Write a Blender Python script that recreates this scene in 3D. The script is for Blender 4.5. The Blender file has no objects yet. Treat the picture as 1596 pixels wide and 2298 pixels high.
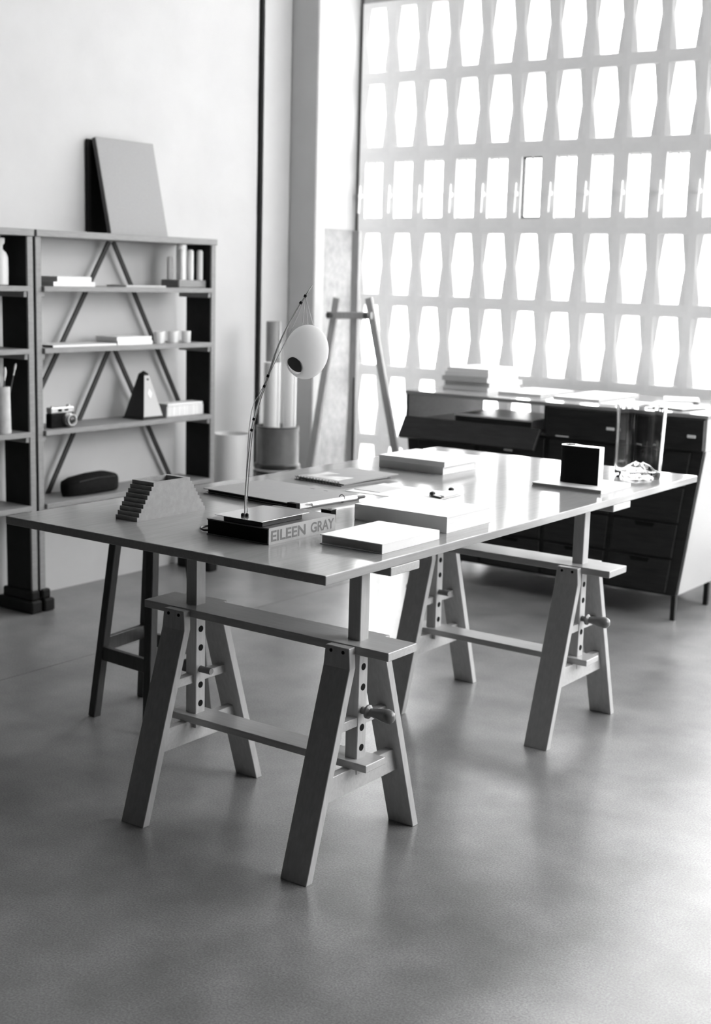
import bpy, bmesh, math, random
from mathutils import Matrix, Vector
random.seed(7)
SC = bpy.context.scene
COL = SC.collection
PI = math.pi

# ------------------------------------------------------------------ camera
F_PX = 3008.045
CAM = Vector((1.6197, -2.1545, 1.3475))
YAW, PITCH, ROLL = -0.6232, 0.1743, 0.0266
fw = Vector((math.sin(YAW) * math.cos(PITCH), math.cos(YAW) * math.cos(PITCH), -math.sin(PITCH)))
rt = fw.cross(Vector((0, 0, 1))).normalized()
up = rt.cross(fw)
r2 = rt * math.cos(ROLL) + up * math.sin(ROLL)
u2 = up * math.cos(ROLL) - rt * math.sin(ROLL)
cd = bpy.data.cameras.new('camera')
cam = bpy.data.objects.new('camera', cd)
COL.objects.link(cam)
cam.matrix_world = Matrix(((r2.x, u2.x, -fw.x, CAM.x), (r2.y, u2.y, -fw.y, CAM.y),
                           (r2.z, u2.z, -fw.z, CAM.z), (0, 0, 0, 1)))
cd.sensor_fit = 'VERTICAL'
cd.sensor_height = 36.0
cd.lens = F_PX / 2298.0 * 36.0
cd.clip_start = 0.05
cd.dof.use_dof = True
cd.dof.focus_distance = 3.05
cd.dof.aperture_fstop = 4.0
SC.camera = cam

# ------------------------------------------------------------------ light
SKY = 13.0
w = bpy.data.worlds.new('overcast_sky')
SC.world = w
w.use_nodes = True
w.node_tree.nodes['Background'].inputs['Color'].default_value = (1, 1, 1, 1)
w.node_tree.nodes['Background'].inputs['Strength'].default_value = SKY
SC.view_settings.view_transform = 'Standard'
SC.view_settings.look = 'None'
SC.view_settings.gamma = 1.0
SC.view_settings.use_curve_mapping = False
SC.view_settings.exposure = 0.20
SC.cycles.max_bounces = 10
SC.cycles.diffuse_bounces = 6
SC.cycles.glossy_bounces = 4
SC.cycles.transmission_bounces = 8
SC.cycles.transparent_max_bounces = 12
SC.cycles.sample_clamp_indirect = 8.0


def portal(name, loc, rot, sx, sy):
    l = bpy.data.lights.new(name, 'AREA')
    l.shape = 'RECTANGLE'
    l.size, l.size_y = sx, sy
    l.cycles.is_portal = True
    o = bpy.data.objects.new(name, l)
    o.location, o.rotation_euler = loc, rot
    COL.objects.link(o)


portal('sky_portal_right', (3.42, 2.46, 2.5), (0, PI / 2, 0), 2.5, 2.6)
portal('sky_portal_screen', (0.35, 3.80, 2.0), (-PI / 2, 0, 0), 6.2, 4.0)

# ------------------------------------------------------------------ materials
MAT = {}


def node_mat(name, col, rough=0.5, spec=0.5, var=0.0, scale=20.0, stretch=(1, 1, 1), bump=0.0, metal=0.0,
             rough_var=0.0, detail=4.0):
    m = bpy.data.materials.new(name)
    m.use_nodes = True
    nt = m.node_tree
    b = nt.nodes['Principled BSDF']
    b.inputs['Roughness'].default_value = rough
    b.inputs['Metallic'].default_value = metal
    b.inputs['Specular IOR Level'].default_value = spec
    c = (col, col, col, 1)
    b.inputs['Base Color'].default_value = c
    if var or bump or rough_var:
        tc = nt.nodes.new('ShaderNodeTexCoord')
        mp = nt.nodes.new('ShaderNodeMapping')
        mp.inputs['Scale'].default_value = stretch
        nz = nt.nodes.new('ShaderNodeTexNoise')
        nz.inputs['Scale'].default_value = scale
        nz.inputs['Detail'].default_value = detail
        nz.inputs['Roughness'].default_value = 0.6
        nt.links.new(tc.outputs['Object'], mp.inputs['Vector'])
        nt.links.new(mp.outputs['Vector'], nz.inputs['Vector'])
        if var:
            r = nt.nodes.new('ShaderNodeMapRange')
            r.inputs['From Min'].default_value = 0.25
            r.inputs['From Max'].default_value = 0.75
            r.inputs['To Min'].default_value = max(col * (1 - var), 0)
            r.inputs['To Max'].default_value = min(col * (1 + var), 0.98)
            nt.links.new(nz.outputs['Fac'], r.inputs['Value'])
            nt.links.new(r.outputs['Result'], b.inputs['Base Color'])
        if rough_var:
            r = nt.nodes.new('ShaderNodeMapRange')
            r.inputs['To Min'].default_value = max(rough - rough_var, 0.02)
            r.inputs['To Max'].default_value = rough + rough_var
            nt.links.new(nz.outputs['Fac'], r.inputs['Value'])
            nt.links.new(r.outputs['Result'], b.inputs['Roughness'])
        if bump:
            bp = nt.nodes.new('ShaderNodeBump')
            bp.inputs['Strength'].default_value = bump
            bp.inputs['Distance'].default_value = 0.004
            nt.links.new(nz.outputs['Fac'], bp.inputs['Height'])
            nt.links.new(bp.outputs['Normal'], b.inputs['Normal'])
    MAT[name] = m
    return m


node_mat('wall_plaster', 0.57, 0.85, 0.2, var=0.035, scale=5, bump=0.05)
node_mat('screen_concrete', 0.90, 0.8, 0.3, var=0.05, scale=9, bump=0.08)
node_mat('pier_paint', 0.60, 0.7, 0.3, var=0.03, scale=6)
node_mat('bare_concrete', 0.40, 0.9, 0.2, var=0.22, scale=22, bump=0.3)
node_mat('joint_black', 0.012, 0.9, 0.1)
node_mat('ceiling_paint', 0.36, 0.9, 0.1, var=0.03, scale=4)
node_mat('rear_wall', 0.025, 0.9, 0.1, var=0.1, scale=3)
node_mat('table_wood', 0.33, 0.115, 0.40, var=0.10, scale=7, stretch=(18, 1.2, 18), rough_var=0.015)
node_mat('trestle_wood', 0.43, 0.32, 0.8, var=0.13, scale=9, stretch=(14, 14, 1.5))
node_mat('trestle_wood_long', 0.43, 0.30, 0.8, var=0.13, scale=9, stretch=(1.5, 14, 14))
node_mat('peg_wood', 0.16, 0.25, 0.5, var=0.15, scale=30)
node_mat('hole_dark', 0.01, 0.9, 0.1)
node_mat('stool_wood', 0.05, 0.4, 0.4, var=0.3, scale=20, stretch=(6, 6, 1))
node_mat('shelf_wood', 0.26, 0.5, 0.35, var=0.14, scale=14, stretch=(10, 1.5, 10))
node_mat('shelf_panel', 0.012, 0.6, 0.15, var=0.2, scale=20)
node_mat('brace_wood', 0.05, 0.6, 0.2, var=0.2, scale=20)
node_mat('cabinet_wood', 0.022, 0.38, 0.25, var=0.4, scale=7, stretch=(1.5, 8, 12))
node_mat('cabinet_side_lit', 0.42, 0.45, 0.3, var=0.02, scale=6)  # dark wood sides; the light falling on them is put into this pale tone
node_mat('cabinet_top', 0.30, 0.10, 0.5, var=0.1, scale=7, stretch=(1.2, 12, 12))
node_mat('cabinet_inner', 0.10, 0.15, 0.5, var=0.2, scale=8)
node_mat('black_paint', 0.012, 0.4, 0.3)
node_mat('black_matte', 0.010, 0.8, 0.1)
node_mat('black_cloth', 0.012, 0.9, 0.1, var=0.3, scale=60, bump=0.3)
node_mat('white_paper', 0.82, 0.6, 0.3, var=0.02, scale=30)
node_mat('white_cover', 0.84, 0.45, 0.4, var=0.015, scale=40)
node_mat('page_edge', 0.80, 0.8, 0.2, var=0.12, scale=12, stretch=(1, 1, 60))
node_mat('grey_page_edge', 0.42, 0.8, 0.2, var=0.15, scale=12, stretch=(1, 1, 60))
node_mat('grey_paper', 0.55, 0.6, 0.3, var=0.06, scale=20)
node_mat('card_grey', 0.28, 0.6, 0.3, var=0.04, scale=30)
node_mat('card_dark', 0.09, 0.6, 0.3)
node_mat('label_print', 0.62, 0.6, 0.3, var=0.25, scale=30, detail=1)
node_mat('stone_grey', 0.30, 0.75, 0.25, var=0.12, scale=60, bump=0.08)
node_mat('spine_grey', 0.42, 0.55, 0.3, var=0.03, scale=60)
node_mat('cover_dark', 0.10, 0.28, 0.5, var=0.25, scale=16)
node_mat('lettering', 0.17, 0.6, 0.3)
node_mat('steel_plate', 0.62, 0.16, 0.5, metal=0.9)
node_mat('steel_wire', 0.75, 0.22, 0.5, metal=1.0)
node_mat('white_metal', 0.85, 0.35, 0.5)
node_mat('white_cord', 0.8, 0.6, 0.3)

node_mat('globe_hole', 0.11, 0.8, 0.1)  # dark tone for the shadow inside the globe opening
node_mat('aluminium', 0.82, 0.25, 0.5, metal=0.6)
node_mat('canvas_grey', 0.34, 0.85, 0.2, var=0.05, scale=120, bump=0.1)
node_mat('board_black', 0.012, 0.8, 0.1)
node_mat('roll_white', 0.82, 0.6, 0.3)
node_mat('roll_grey', 0.36, 0.6, 0.3, var=0.15, scale=9, stretch=(8, 8, 1))
node_mat('vessel_glaze', 0.17, 0.3, 0.5, var=0.2, scale=10)
node_mat('vessel_dark', 0.03, 0.3, 0.5)
node_mat('plate_white', 0.7, 0.3, 0.5)
node_mat('easel_wood', 0.48, 0.6, 0.3, var=0.15, scale=14, stretch=(8, 8, 1))
node_mat('pot_clay', 0.55, 0.7, 0.2, var=0.15, scale=30)
node_mat('bottle_white', 0.82, 0.4, 0.4)
node_mat('brush_hair', 0.7, 0.8, 0.2)
node_mat('metronome_black', 0.012, 0.4, 0.3)
node_mat('metronome_face', 0.52, 0.6, 0.3)
node_mat('lens_black', 0.02, 0.12, 0.6)
node_mat('box_print', 0.75, 0.6, 0.3, var=0.2, scale=18, stretch=(1, 6, 0.3), detail=1)
node_mat('asphalt', 0.4, 0.9, 0.1)


def floor_material():
    m = bpy.data.materials.new('polished_concrete')
    m.use_nodes = True
    nt = m.node_tree
    b = nt.nodes['Principled BSDF']
    L = nt.links.new
    tc = nt.nodes.new('ShaderNodeTexCoord')

    def noise(s, d=4.0):
        n = nt.nodes.new('ShaderNodeTexNoise')
        n.inputs['Scale'].default_value = s
        n.inputs['Detail'].default_value = d
        n.inputs['Roughness'].default_value = 0.6
        L(tc.outputs['Object'], n.inputs['Vector'])
        return n

    def rng(src, a, bb, c, d):
        r = nt.nodes.new('ShaderNodeMapRange')
        r.clamp = False
        for k, v in (('From Min', a), ('From Max', bb), ('To Min', c), ('To Max', d)):
            r.inputs[k].default_value = v
        L(src, r.inputs['Value'])
        return r.outputs['Result']

    def mul(a, c):
        n = nt.nodes.new('ShaderNodeMath')
        n.operation = 'MULTIPLY'
        L(a, n.inputs[0])
        L(c, n.inputs[1])
        return n.outputs[0]
    big = rng(noise(1.4, 2).outputs['Fac'], 0.25, 0.75, 0.78, 1.20)
    mid = rng(noise(5.5, 4).outputs['Fac'], 0.25, 0.75, 0.72, 1.28)
    fine = rng(noise(210, 3).outputs['Fac'], 0.3, 0.72, 0.60, 1.40)
    base = nt.nodes.new('ShaderNodeMath')
    base.operation = 'MULTIPLY'
    base.inputs[1].default_value = 0.22
    L(mul(mul(big, mid), fine), base.inputs[0])
    L(base.outputs[0], b.inputs['Base Color'])
    L(rng(noise(3, 2).outputs['Fac'], 0.2, 0.8, 0.290, 0.335), b.inputs['Roughness'])
    b.inputs['Specular IOR Level'].default_value = 1.0
    bp = nt.nodes.new('ShaderNodeBump')
    bp.inputs['Strength'].default_value = 0.03
    bp.inputs['Distance'].default_value = 0.01
    L(noise(6, 1).outputs['Fac'], bp.inputs['Height'])
    L(bp.outputs['Normal'], b.inputs['Normal'])
    MAT['floor'] = m


floor_material()


def pane_material(name, tint, gloss):
    m = bpy.data.materials.new(name)
    m.use_nodes = True
    nt = m.node_tree
    nt.nodes.clear()
    out = nt.nodes.new('ShaderNodeOutputMaterial')
    mx = nt.nodes.new('ShaderNodeMixShader')
    tr = nt.nodes.new('ShaderNodeBsdfTransparent')
    gl = nt.nodes.new('ShaderNodeBsdfGlossy')
    gl.inputs['Roughness'].default_value = 0.03
    tr.inputs['Color'].default_value = (tint, tint, tint, 1)
    mx.inputs['Fac'].default_value = gloss
    nt.links.new(tr.outputs[0], mx.inputs[1])
    nt.links.new(gl.outputs[0], mx.inputs[2])
    nt.links.new(mx.outputs[0], out.inputs['Surface'])
    MAT[name] = m


pane_material('window_glass', 0.97, 0.04)


def vase_material():
    m = bpy.data.materials.new('vase_glass')
    m.use_nodes = True
    b = m.node_tree.nodes['Principled BSDF']
    b.inputs['Base Color'].default_value = (0.80, 0.80, 0.80, 1)
    b.inputs['Transmission Weight'].default_value = 1.0
    b.inputs['Roughness'].default_value = 0.0
    b.inputs['IOR'].default_value = 1.46
    MAT['vase_glass'] = m


vase_material()


def globe_material():
    m = bpy.data.materials.new('opal_plastic')
    m.use_nodes = True
    nt = m.node_tree
    nt.nodes.clear()
    out = nt.nodes.new('ShaderNodeOutputMaterial')
    mx = nt.nodes.new('ShaderNodeMixShader')
    df = nt.nodes.new('ShaderNodeBsdfDiffuse')
    tl = nt.nodes.new('ShaderNodeBsdfTranslucent')
    df.inputs['Color'].default_value = (0.86, 0.86, 0.86, 1)
    tl.inputs['Color'].default_value = (0.88, 0.88, 0.88, 1)
    mx.inputs['Fac'].default_value = 0.5
    nt.links.new(df.outputs[0], mx.inputs[1])
    nt.links.new(tl.outputs[0], mx.inputs[2])
    nt.links.new(mx.outputs[0], out.inputs['Surface'])
    MAT['lamp_globe'] = m


globe_material()

# ------------------------------------------------------------------ helpers


def finish(name, me, mat, parent=None, smooth=None):
    me.materials.append(MAT[mat] if isinstance(mat, str) else mat)
    if smooth is not None:
        for p in me.polygons:
            p.use_smooth = True
        me.set_sharp_from_angle(angle=math.radians(smooth))
    o = bpy.data.objects.new(name, me)
    COL.objects.link(o)
    if parent:
        o.parent = parent
    return o


def from_bm(name, bm, mat, parent=None, smooth=None):
    bmesh.ops.recalc_face_normals(bm, faces=bm.faces[:])
    me = bpy.data.meshes.new(name)
    bm.to_mesh(me)
    bm.free()
    return finish(name, me, mat, parent, smooth)


def mesh(name, vs, fs, mat, parent=None, smooth=None, bevel=0.0, seg=1):
    bm = bmesh.new()
    bv = [bm.verts.new(v) for v in vs]
    for f in fs:
        try:
            bm.faces.new([bv[i] for i in f])
        except ValueError:
            pass
    bmesh.ops.recalc_face_normals(bm, faces=bm.faces[:])
    if bevel:
        es = [e for e in bm.edges if len(e.link_faces) == 2 and e.calc_face_angle(0) > 0.5]
        bmesh.ops.bevel(bm, geom=es, offset=bevel, segments=seg, affect='EDGES', profile=0.5)
    return from_bm(name, bm, mat, parent, smooth)


BOXF = [(0, 1, 2, 3), (4, 5, 6, 7), (0, 1, 5, 4), (1, 2, 6, 5), (2, 3, 7, 6), (3, 0, 4, 7)]


def boxv(x0, x1, y0, y1, z0, z1):
    return [(x0, y0, z0), (x1, y0, z0), (x1, y1, z0), (x0, y1, z0),
            (x0, y0, z1), (x1, y0, z1), (x1, y1, z1), (x0, y1, z1)]


def box(name, x0, x1, y0, y1, z0, z1, mat, parent=None, bevel=0.0015, seg=1):
    return mesh(name, boxv(x0, x1, y0, y1, z0, z1), BOXF, mat, parent, None, bevel, seg)


def bar(name, a, b, wx, wy, mat, parent=None, bevel=0.001, side=None):
    """a rectangular bar from a to b; wx wide along 'side', wy along the third axis"""
    a, b = Vector(a), Vector(b)
    d = (b - a).normalized()
    s = Vector(side) if side else (Vector((1, 0, 0)) if abs(d.x) < 0.9 else Vector((0, 1, 0)))
    s = (s - d * s.dot(d)).normalized()
    t = d.cross(s)
    vs = []
    for p in (a, b):
        for i, j in ((-1, -1), (1, -1), (1, 1), (-1, 1)):
            vs.append(p + s * (i * wx / 2) + t * (j * wy / 2))
    return mesh(name, vs, BOXF, mat, parent, None, bevel)


def prism(name, pts, lo, hi, axis, mat, parent=None, bevel=0.0, smooth=None):
    """extrude a 2-D outline along an axis: x -> (y,z), y -> (x,z), z -> (x,y)"""
    n = len(pts)

    def p3(p, t):
        return {'x': (t, p[0], p[1]), 'y': (p[0], t, p[1]), 'z': (p[0], p[1], t)}[axis]
    vs = [p3(p, lo) for p in pts] + [p3(p, hi) for p in pts]
    fs = [tuple(range(n)), tuple(range(n, 2 * n))] + [(i, (i + 1) % n, n + (i + 1) % n, n + i) for i in range(n)]
    return mesh(name, vs, fs, mat, parent, smooth, bevel)


def lathe(name, prof, mat, parent=None, o=(0, 0, 0), seg=32, smooth=35, axis='z', close=True):
    """prof: (radius, height) list"""
    vs, fs = [], []
    for r, h in prof:
        for k in range(seg):
            a = 2 * PI * k / seg
            c, s = r * math.cos(a), r * math.sin(a)
            v = {'z': (c, s, h), 'x': (h, c, s), 'y': (c, h, s)}[axis]
            vs.append((v[0] + o[0], v[1] + o[1], v[2] + o[2]))
    m = len(prof)
    for i in range(m - 1):
        for k in range(seg):
            k2 = (k + 1) % seg
            fs.append((i * seg + k, i * seg + k2, (i + 1) * seg + k2, (i + 1) * seg + k))
    if close:
        fs.append(tuple(range(seg)))
        fs.append(tuple((m - 1) * seg + k for k in range(seg)))
    return mesh(name, vs, fs, mat, parent, smooth)


def tube(name, pts, r, mat, parent=None, seg=8, smooth=40, r_end=None):
    pts = [Vector(p) for p in pts]
    vs, fs = [], []
    n = len(pts)
    ref = Vector((0.3, 0.2, 1)).normalized()
    for i, p in enumerate(pts):
        d = (pts[min(i + 1, n - 1)] - pts[max(i - 1, 0)]).normalized()
        if abs(d.dot(ref)) > 0.95:
            ref = Vector((1, 0.1, 0)).normalized()
        s = d.cross(ref).normalized()
        t = d.cross(s)
        ref = (ref - d * ref.dot(d)).normalized()
        rr = r if r_end is None else r + (r_end - r) * i / (n - 1)
        for k in range(seg):
            a = 2 * PI * k / seg
            vs.append(p + (s * math.cos(a) + t * math.sin(a)) * rr)
    for i in range(n - 1):
        for k in range(seg):
            k2 = (k + 1) % seg
            fs.append((i * seg + k, i * seg + k2, (i + 1) * seg + k2, (i + 1) * seg + k))
    fs.append(tuple(range(seg)))
    fs.append(tuple((n - 1) * seg + k for k in range(seg)))
    return mesh(name, vs, fs, mat, parent, smooth)


def smooth_path(pts, n=8):
    """Catmull-Rom through the points"""
    P = [Vector(p) for p in pts]
    P = [P[0] * 2 - P[1]] + P + [P[-1] * 2 - P[-2]]
    out = []
    for i in range(1, len(P) - 2):
        for k in range(n):
            t = k / n
            a, b, c, d = P[i - 1], P[i], P[i + 1], P[i + 2]
            out.append(0.5 * ((2 * b) + (c - a) * t + (2 * a - 5 * b + 4 * c - d) * t * t + (3 * b - a - 3 * c + d) * t ** 3))
    out.append(P[-2])
    return out


def ellipsoid(name, c, r, mat, parent=None, u=32, v=20, rot=None):
    bm = bmesh.new()
    bmesh.ops.create_uvsphere(bm, u_segments=u, v_segments=v, radius=1)
    M = Matrix.Translation(c) @ (rot or Matrix()) @ Matrix.Diagonal((*r, 1))
    bmesh.ops.transform(bm, matrix=M, verts=bm.verts[:])
    return from_bm(name, bm, mat, parent, 60)


def tag(o, label, cat, group=None):
    o['label'] = label
    o['category'] = cat
    if group:
        o['group'] = group
    return o


def thing(name, label, cat, loc=(0, 0, 0), rz=0.0, group=None):
    o = bpy.data.objects.new(name, None)
    o.empty_display_size = 0.05
    o.location = loc
    o.rotation_euler = (0, 0, rz)
    COL.objects.link(o)
    return tag(o, label, cat, group)


def struct(o, label=None):
    o['kind'] = 'structure'
    if label:
        o['label'] = label
    return o


def share(src, loc, parent=None, name=None):
    c = src.copy()
    if name:
        c.name = name
    COL.objects.link(c)
    c.location = loc
    c.parent = parent
    return c


def copy_tree(root, loc):
    r = root.copy()
    COL.objects.link(r)
    r.location = loc
    for ch in list(root.children):
        c = ch.copy()
        COL.objects.link(c)
        c.parent = r
        for g in ch.children:
            d = g.copy()
            COL.objects.link(d)
            d.parent = c
    return r


# ================================================================== the room
XW = -2.65            # left wall
YS = 3.70             # inner face of the concrete screen
CEIL = 3.90
JX = -1.81            # saw-cut joint in the floor slab
fl = struct(box('floor', JX + 0.002, 3.6, -5.0, 3.80, -0.15, 0.0, 'floor', bevel=0),
            'polished grey concrete floor')
box('floor_slab', -2.9, JX - 0.002, -5.0, 3.80, -0.15, 0.0, 'floor', fl, bevel=0)
struct(box('ground', -12, 30, 3.8, 40, -0.30, -0.20, 'asphalt', bevel=0), 'pale ground outside the window screen')
wl = struct(box('wall_left', -2.90, XW, -5.0, 2.905, 0, CEIL, 'wall_plaster', bevel=0), 'white plastered wall behind the shelves')
box('joint_recess', -2.90, -2.656, 2.905, 2.945, 0, CEIL, 'joint_black', wl, bevel=0)
box('wall_return', -2.90, XW + 0.004, 2.945, 3.80, 0, CEIL, 'pier_paint', wl, bevel=0)
box('bare_concrete_patch', XW, XW + 0.010, 3.30, 3.695, 0.0, 1.585, 'bare_concrete', wl, bevel=0.003)
cab_pts = [(-2.66, 2.925, 0.3), (-2.66, 2.922, 1.4), (-2.65, 2.918, 1.70), (-2.66, 2.925, 2.0), (-2.65, 2.918, 2.12), (-2.66, 2.925, 3.4)]
tube('sealant_bead', smooth_path(cab_pts, 5), 0.012, 'joint_black', wl)
struct(box('pier', XW + 0.004, -2.48, 3.148, 3.23, 0, CEIL, 'pier_paint', bevel=0.006), 'white painted pier in the corner')
struct(box('ceiling', -2.9, 3.6, -5.2, 3.90, CEIL, CEIL + 0.15, 'ceiling_paint', bevel=0), 'white ceiling')
struct(box('wall_back', -2.9, 3.6, -5.2, -5.0, 0, CEIL, 'rear_wall', bevel=0), 'dark wall behind the camera')

struct(box('bounce_blocker', XW, XW + 0.05, -4.8, 0.22, 0, 3.2, 'rear_wall', bevel=0.004), 'wide dark panel added on the left wall to block bounced light')  # unseen dark panel, added to cut light bouncing off the left wall

# right wall with three tall windows (outside the picture, its daylight is the key light)
bm = bmesh.new()


def bm_box(bm, x0, x1, y0, y1, z0, z1):
    v = [bm.verts.new(p) for p in boxv(x0, x1, y0, y1, z0, z1)]
    for f in BOXF:
        bm.faces.new([v[i] for i in f])


XR = 3.30
OPEN = [(1.25, 2.02), (2.08, 2.85), (2.91, 3.67)]
bm_box(bm, XR, XR + 0.25, -5.0, 3.8, 0, 1.30)
bm_box(bm, XR, XR + 0.25, -5.0, 3.8, 3.70, CEIL)
ys = [-5.0] + [v for p in OPEN for v in p] + [3.8]
for k in range(0, len(ys), 2):
    bm_box(bm, XR, XR + 0.25, ys[k], ys[k + 1], 1.30, 3.70)
struct(from_bm('wall_right', bm, 'rear_wall'), 'white wall with three tall windows')
for k, (a, b) in enumerate(OPEN):
    bm = bmesh.new()
    bm_box(bm, XR + 0.10, XR + 0.14, a, a + 0.03, 1.30, 3.70)
    bm_box(bm, XR + 0.10, XR + 0.14, b - 0.03, b, 1.30, 3.70)
    bm_box(bm, XR + 0.10, XR + 0.14, a + 0.03, b - 0.03, 1.30, 1.33)
    bm_box(bm, XR + 0.10, XR + 0.14, a + 0.03, b - 0.03, 3.67, 3.70)
    bm_box(bm, XR + 0.10, XR + 0.14, a + 0.03, b - 0.03, 2.40, 2.44)
    wf = struct(from_bm('window_%d' % (k + 1), bm, 'white_metal'), 'tall steel-framed window')
    for z0, z1 in ((1.33, 2.40), (2.44, 3.67)):
        box('pane', XR + 0.118, XR + 0.122, a + 0.03, b - 0.03, z0, z1, 'window_glass', wf, bevel=0)

# ------------------------------------------------------------------ pierced concrete screen
DX = 0.1856
X0 = -2.5285
BH = 0.372
DEP = 0.006
BACK = 0.045
RW = 0.074
HW, HT = 0.0600, 0.0415     # half widths: at mid height, at top and bottom of the hexagon
HH = 0.1545


def hex_block(off=(0, 0, 0), bm=None):
    e, h = DX / 2, BH / 2
    own = bm is None
    bm = bm or bmesh.new()

    def V(l, y):
        return [bm.verts.new((x + off[0], y + off[1], z + off[2])) for x, z in l]
    outer = [(-e, -h), (e, -h), (e, 0), (e, h), (-e, h), (-e, 0)]
    RH = HH + 0.004
    rect = [(-RW, -RH), (RW, -RH), (RW, 0), (RW, RH), (-RW, RH), (-RW, 0)]
    hexa = [(-HT, -HH), (HT, -HH), (HW, 0), (HT, HH), (-HT, HH), (-HW, 0)]
    rings = [V(outer, 0), V(rect, 0), V(hexa, DEP), V(hexa, BACK), V(outer, BACK)]
    for a, b in zip(rings, rings[1:] + rings[:1]):
        for i in range(6):
            j = (i + 1) % 6
            bm.faces.new((a[i], a[j], b[j], b[i]))
    return bm


def ring_rect(bm, o, i, y0, y1, off=(0, 0, 0)):
    """rectangular ring; o, i = (half width, half height)"""
    def V(q, y):
        a, b = q
        return [bm.verts.new((x + off[0], y + off[1], z + off[2])) for x, z in ((-a, -b), (a, -b), (a, b), (-a, b))]
    rings = [V(o, y0), V(i, y0), V(i, y1), V(o, y1)]
    for a, b in zip(rings, rings[1:] + rings[:1]):
        for k in range(4):
            j = (k + 1) % 4
            bm.faces.new((a[k], a[j], b[j], b[k]))
    return bm


VH = 0.3785
ROWS = [2.5365, 2.1645, None, 1.414, 1.0425, 0.6715, 0.3005]
VZ = 1.7893
ws = struct(box('wall_window', -2.66, 3.35, YS - 0.004, YS + 0.12, 0.0, 0.1145, 'screen_concrete', bevel=0),
            'pierced white concrete block screen wall')
hb = from_bm('screen_block', hex_block(), 'screen_concrete', ws)
e6 = [(-HT, -HH), (HT, -HH), (HW, 0), (HT, HH), (-HT, HH), (-HW, 0)]
hp = prism('pane', e6, 0.030, 0.033, 'y', 'window_glass', hb)
vb = from_bm('vent_block', ring_rect(bmesh.new(), (DX / 2, VH / 2), (0.054, 0.145), 0, BACK), 'screen_concrete', ws)
fr = from_bm('vent_frame', ring_rect(bmesh.new(), (0.054, 0.145), (0.046, 0.138), 0.012, 0.035), 'screen_concrete', vb)
vp = box('pane', -0.046, 0.046, 0.022, 0.025, -0.138, 0.138, 'window_glass', vb, bevel=0)
ck = box('catch', -0.004, 0.004, 0.004, 0.018, 0.126, 0.146, 'screen_concrete', vb, bevel=0)
hd = bar('stay_handle', (-0.074, -0.026, -0.118), (-0.069, -0.026, 0.022), 0.008, 0.008, 'white_metal', vb)
hk = box('handle_pivot', -0.076, -0.064, -0.034, 0.0, -0.040, -0.020, 'white_metal', vb, bevel=0.002)
NC = 13
first = True
for r, z in enumerate(ROWS):
    for c in range(NC):
        x = X0 + DX * c
        if z is None:
            src, parts, zz = vb, (fr, vp, ck, hd, hk), VZ
        else:
            src, parts, zz = hb, (hp,), z
        if (r, c) in ((0, 0), (2, 0)):
            src.location = (x, YS, zz)
            continue
        n = share(src, (x, YS, zz), ws)
        for p in parts:
            q = share(p, (0, 0, 0), n)
            if p is fr and c == 5:
                q.data = p.data.copy()
                q.data.materials[0] = MAT['black_paint']
# the same screen carried on to the right, and the tier above the joint
bm = bmesh.new()
for c in range(NC, 32):
    for z in ROWS:
        if z is None:
            ring_rect(bm, (DX / 2, VH / 2), (0.05, 0.14), 0, BACK, (X0 + DX * c, YS, VZ))
        else:
            hex_block((X0 + DX * c, YS, z), bm)
so = from_bm('screen_panel', bm, 'screen_concrete', ws)
so['kind'] = 'stuff'
bm = bmesh.new()
for c in range(0, 32):
    for k in range(3):
        hex_block((X0 + DX * c, YS, 2.7825 + BH * (k + 0.5)), bm)
so = from_bm('upper_screen_panel', bm, 'screen_concrete', ws)
so['kind'] = 'stuff'
box('joint_bead', -2.62, 3.33, YS + 0.006, YS + 0.08, 2.7225, 2.7825, 'bare_concrete', ws, bevel=0)
box('edge_joint', -2.648, -2.6213, YS + 0.012, YS + 0.06, 0.1145, CEIL, 'card_dark', ws, bevel=0)

# ================================================================== table
TH = 0.737
TT = 0.021
tt = mesh('work_table', boxv(-1.0, 0.0, 0.0, 2.0, TH - TT, TH), BOXF, 'table_wood', None, None, 0.0022, 2)
tag(tt, 'long pale wooden table with a glossy top resting on two trestles', 'table')


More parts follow.
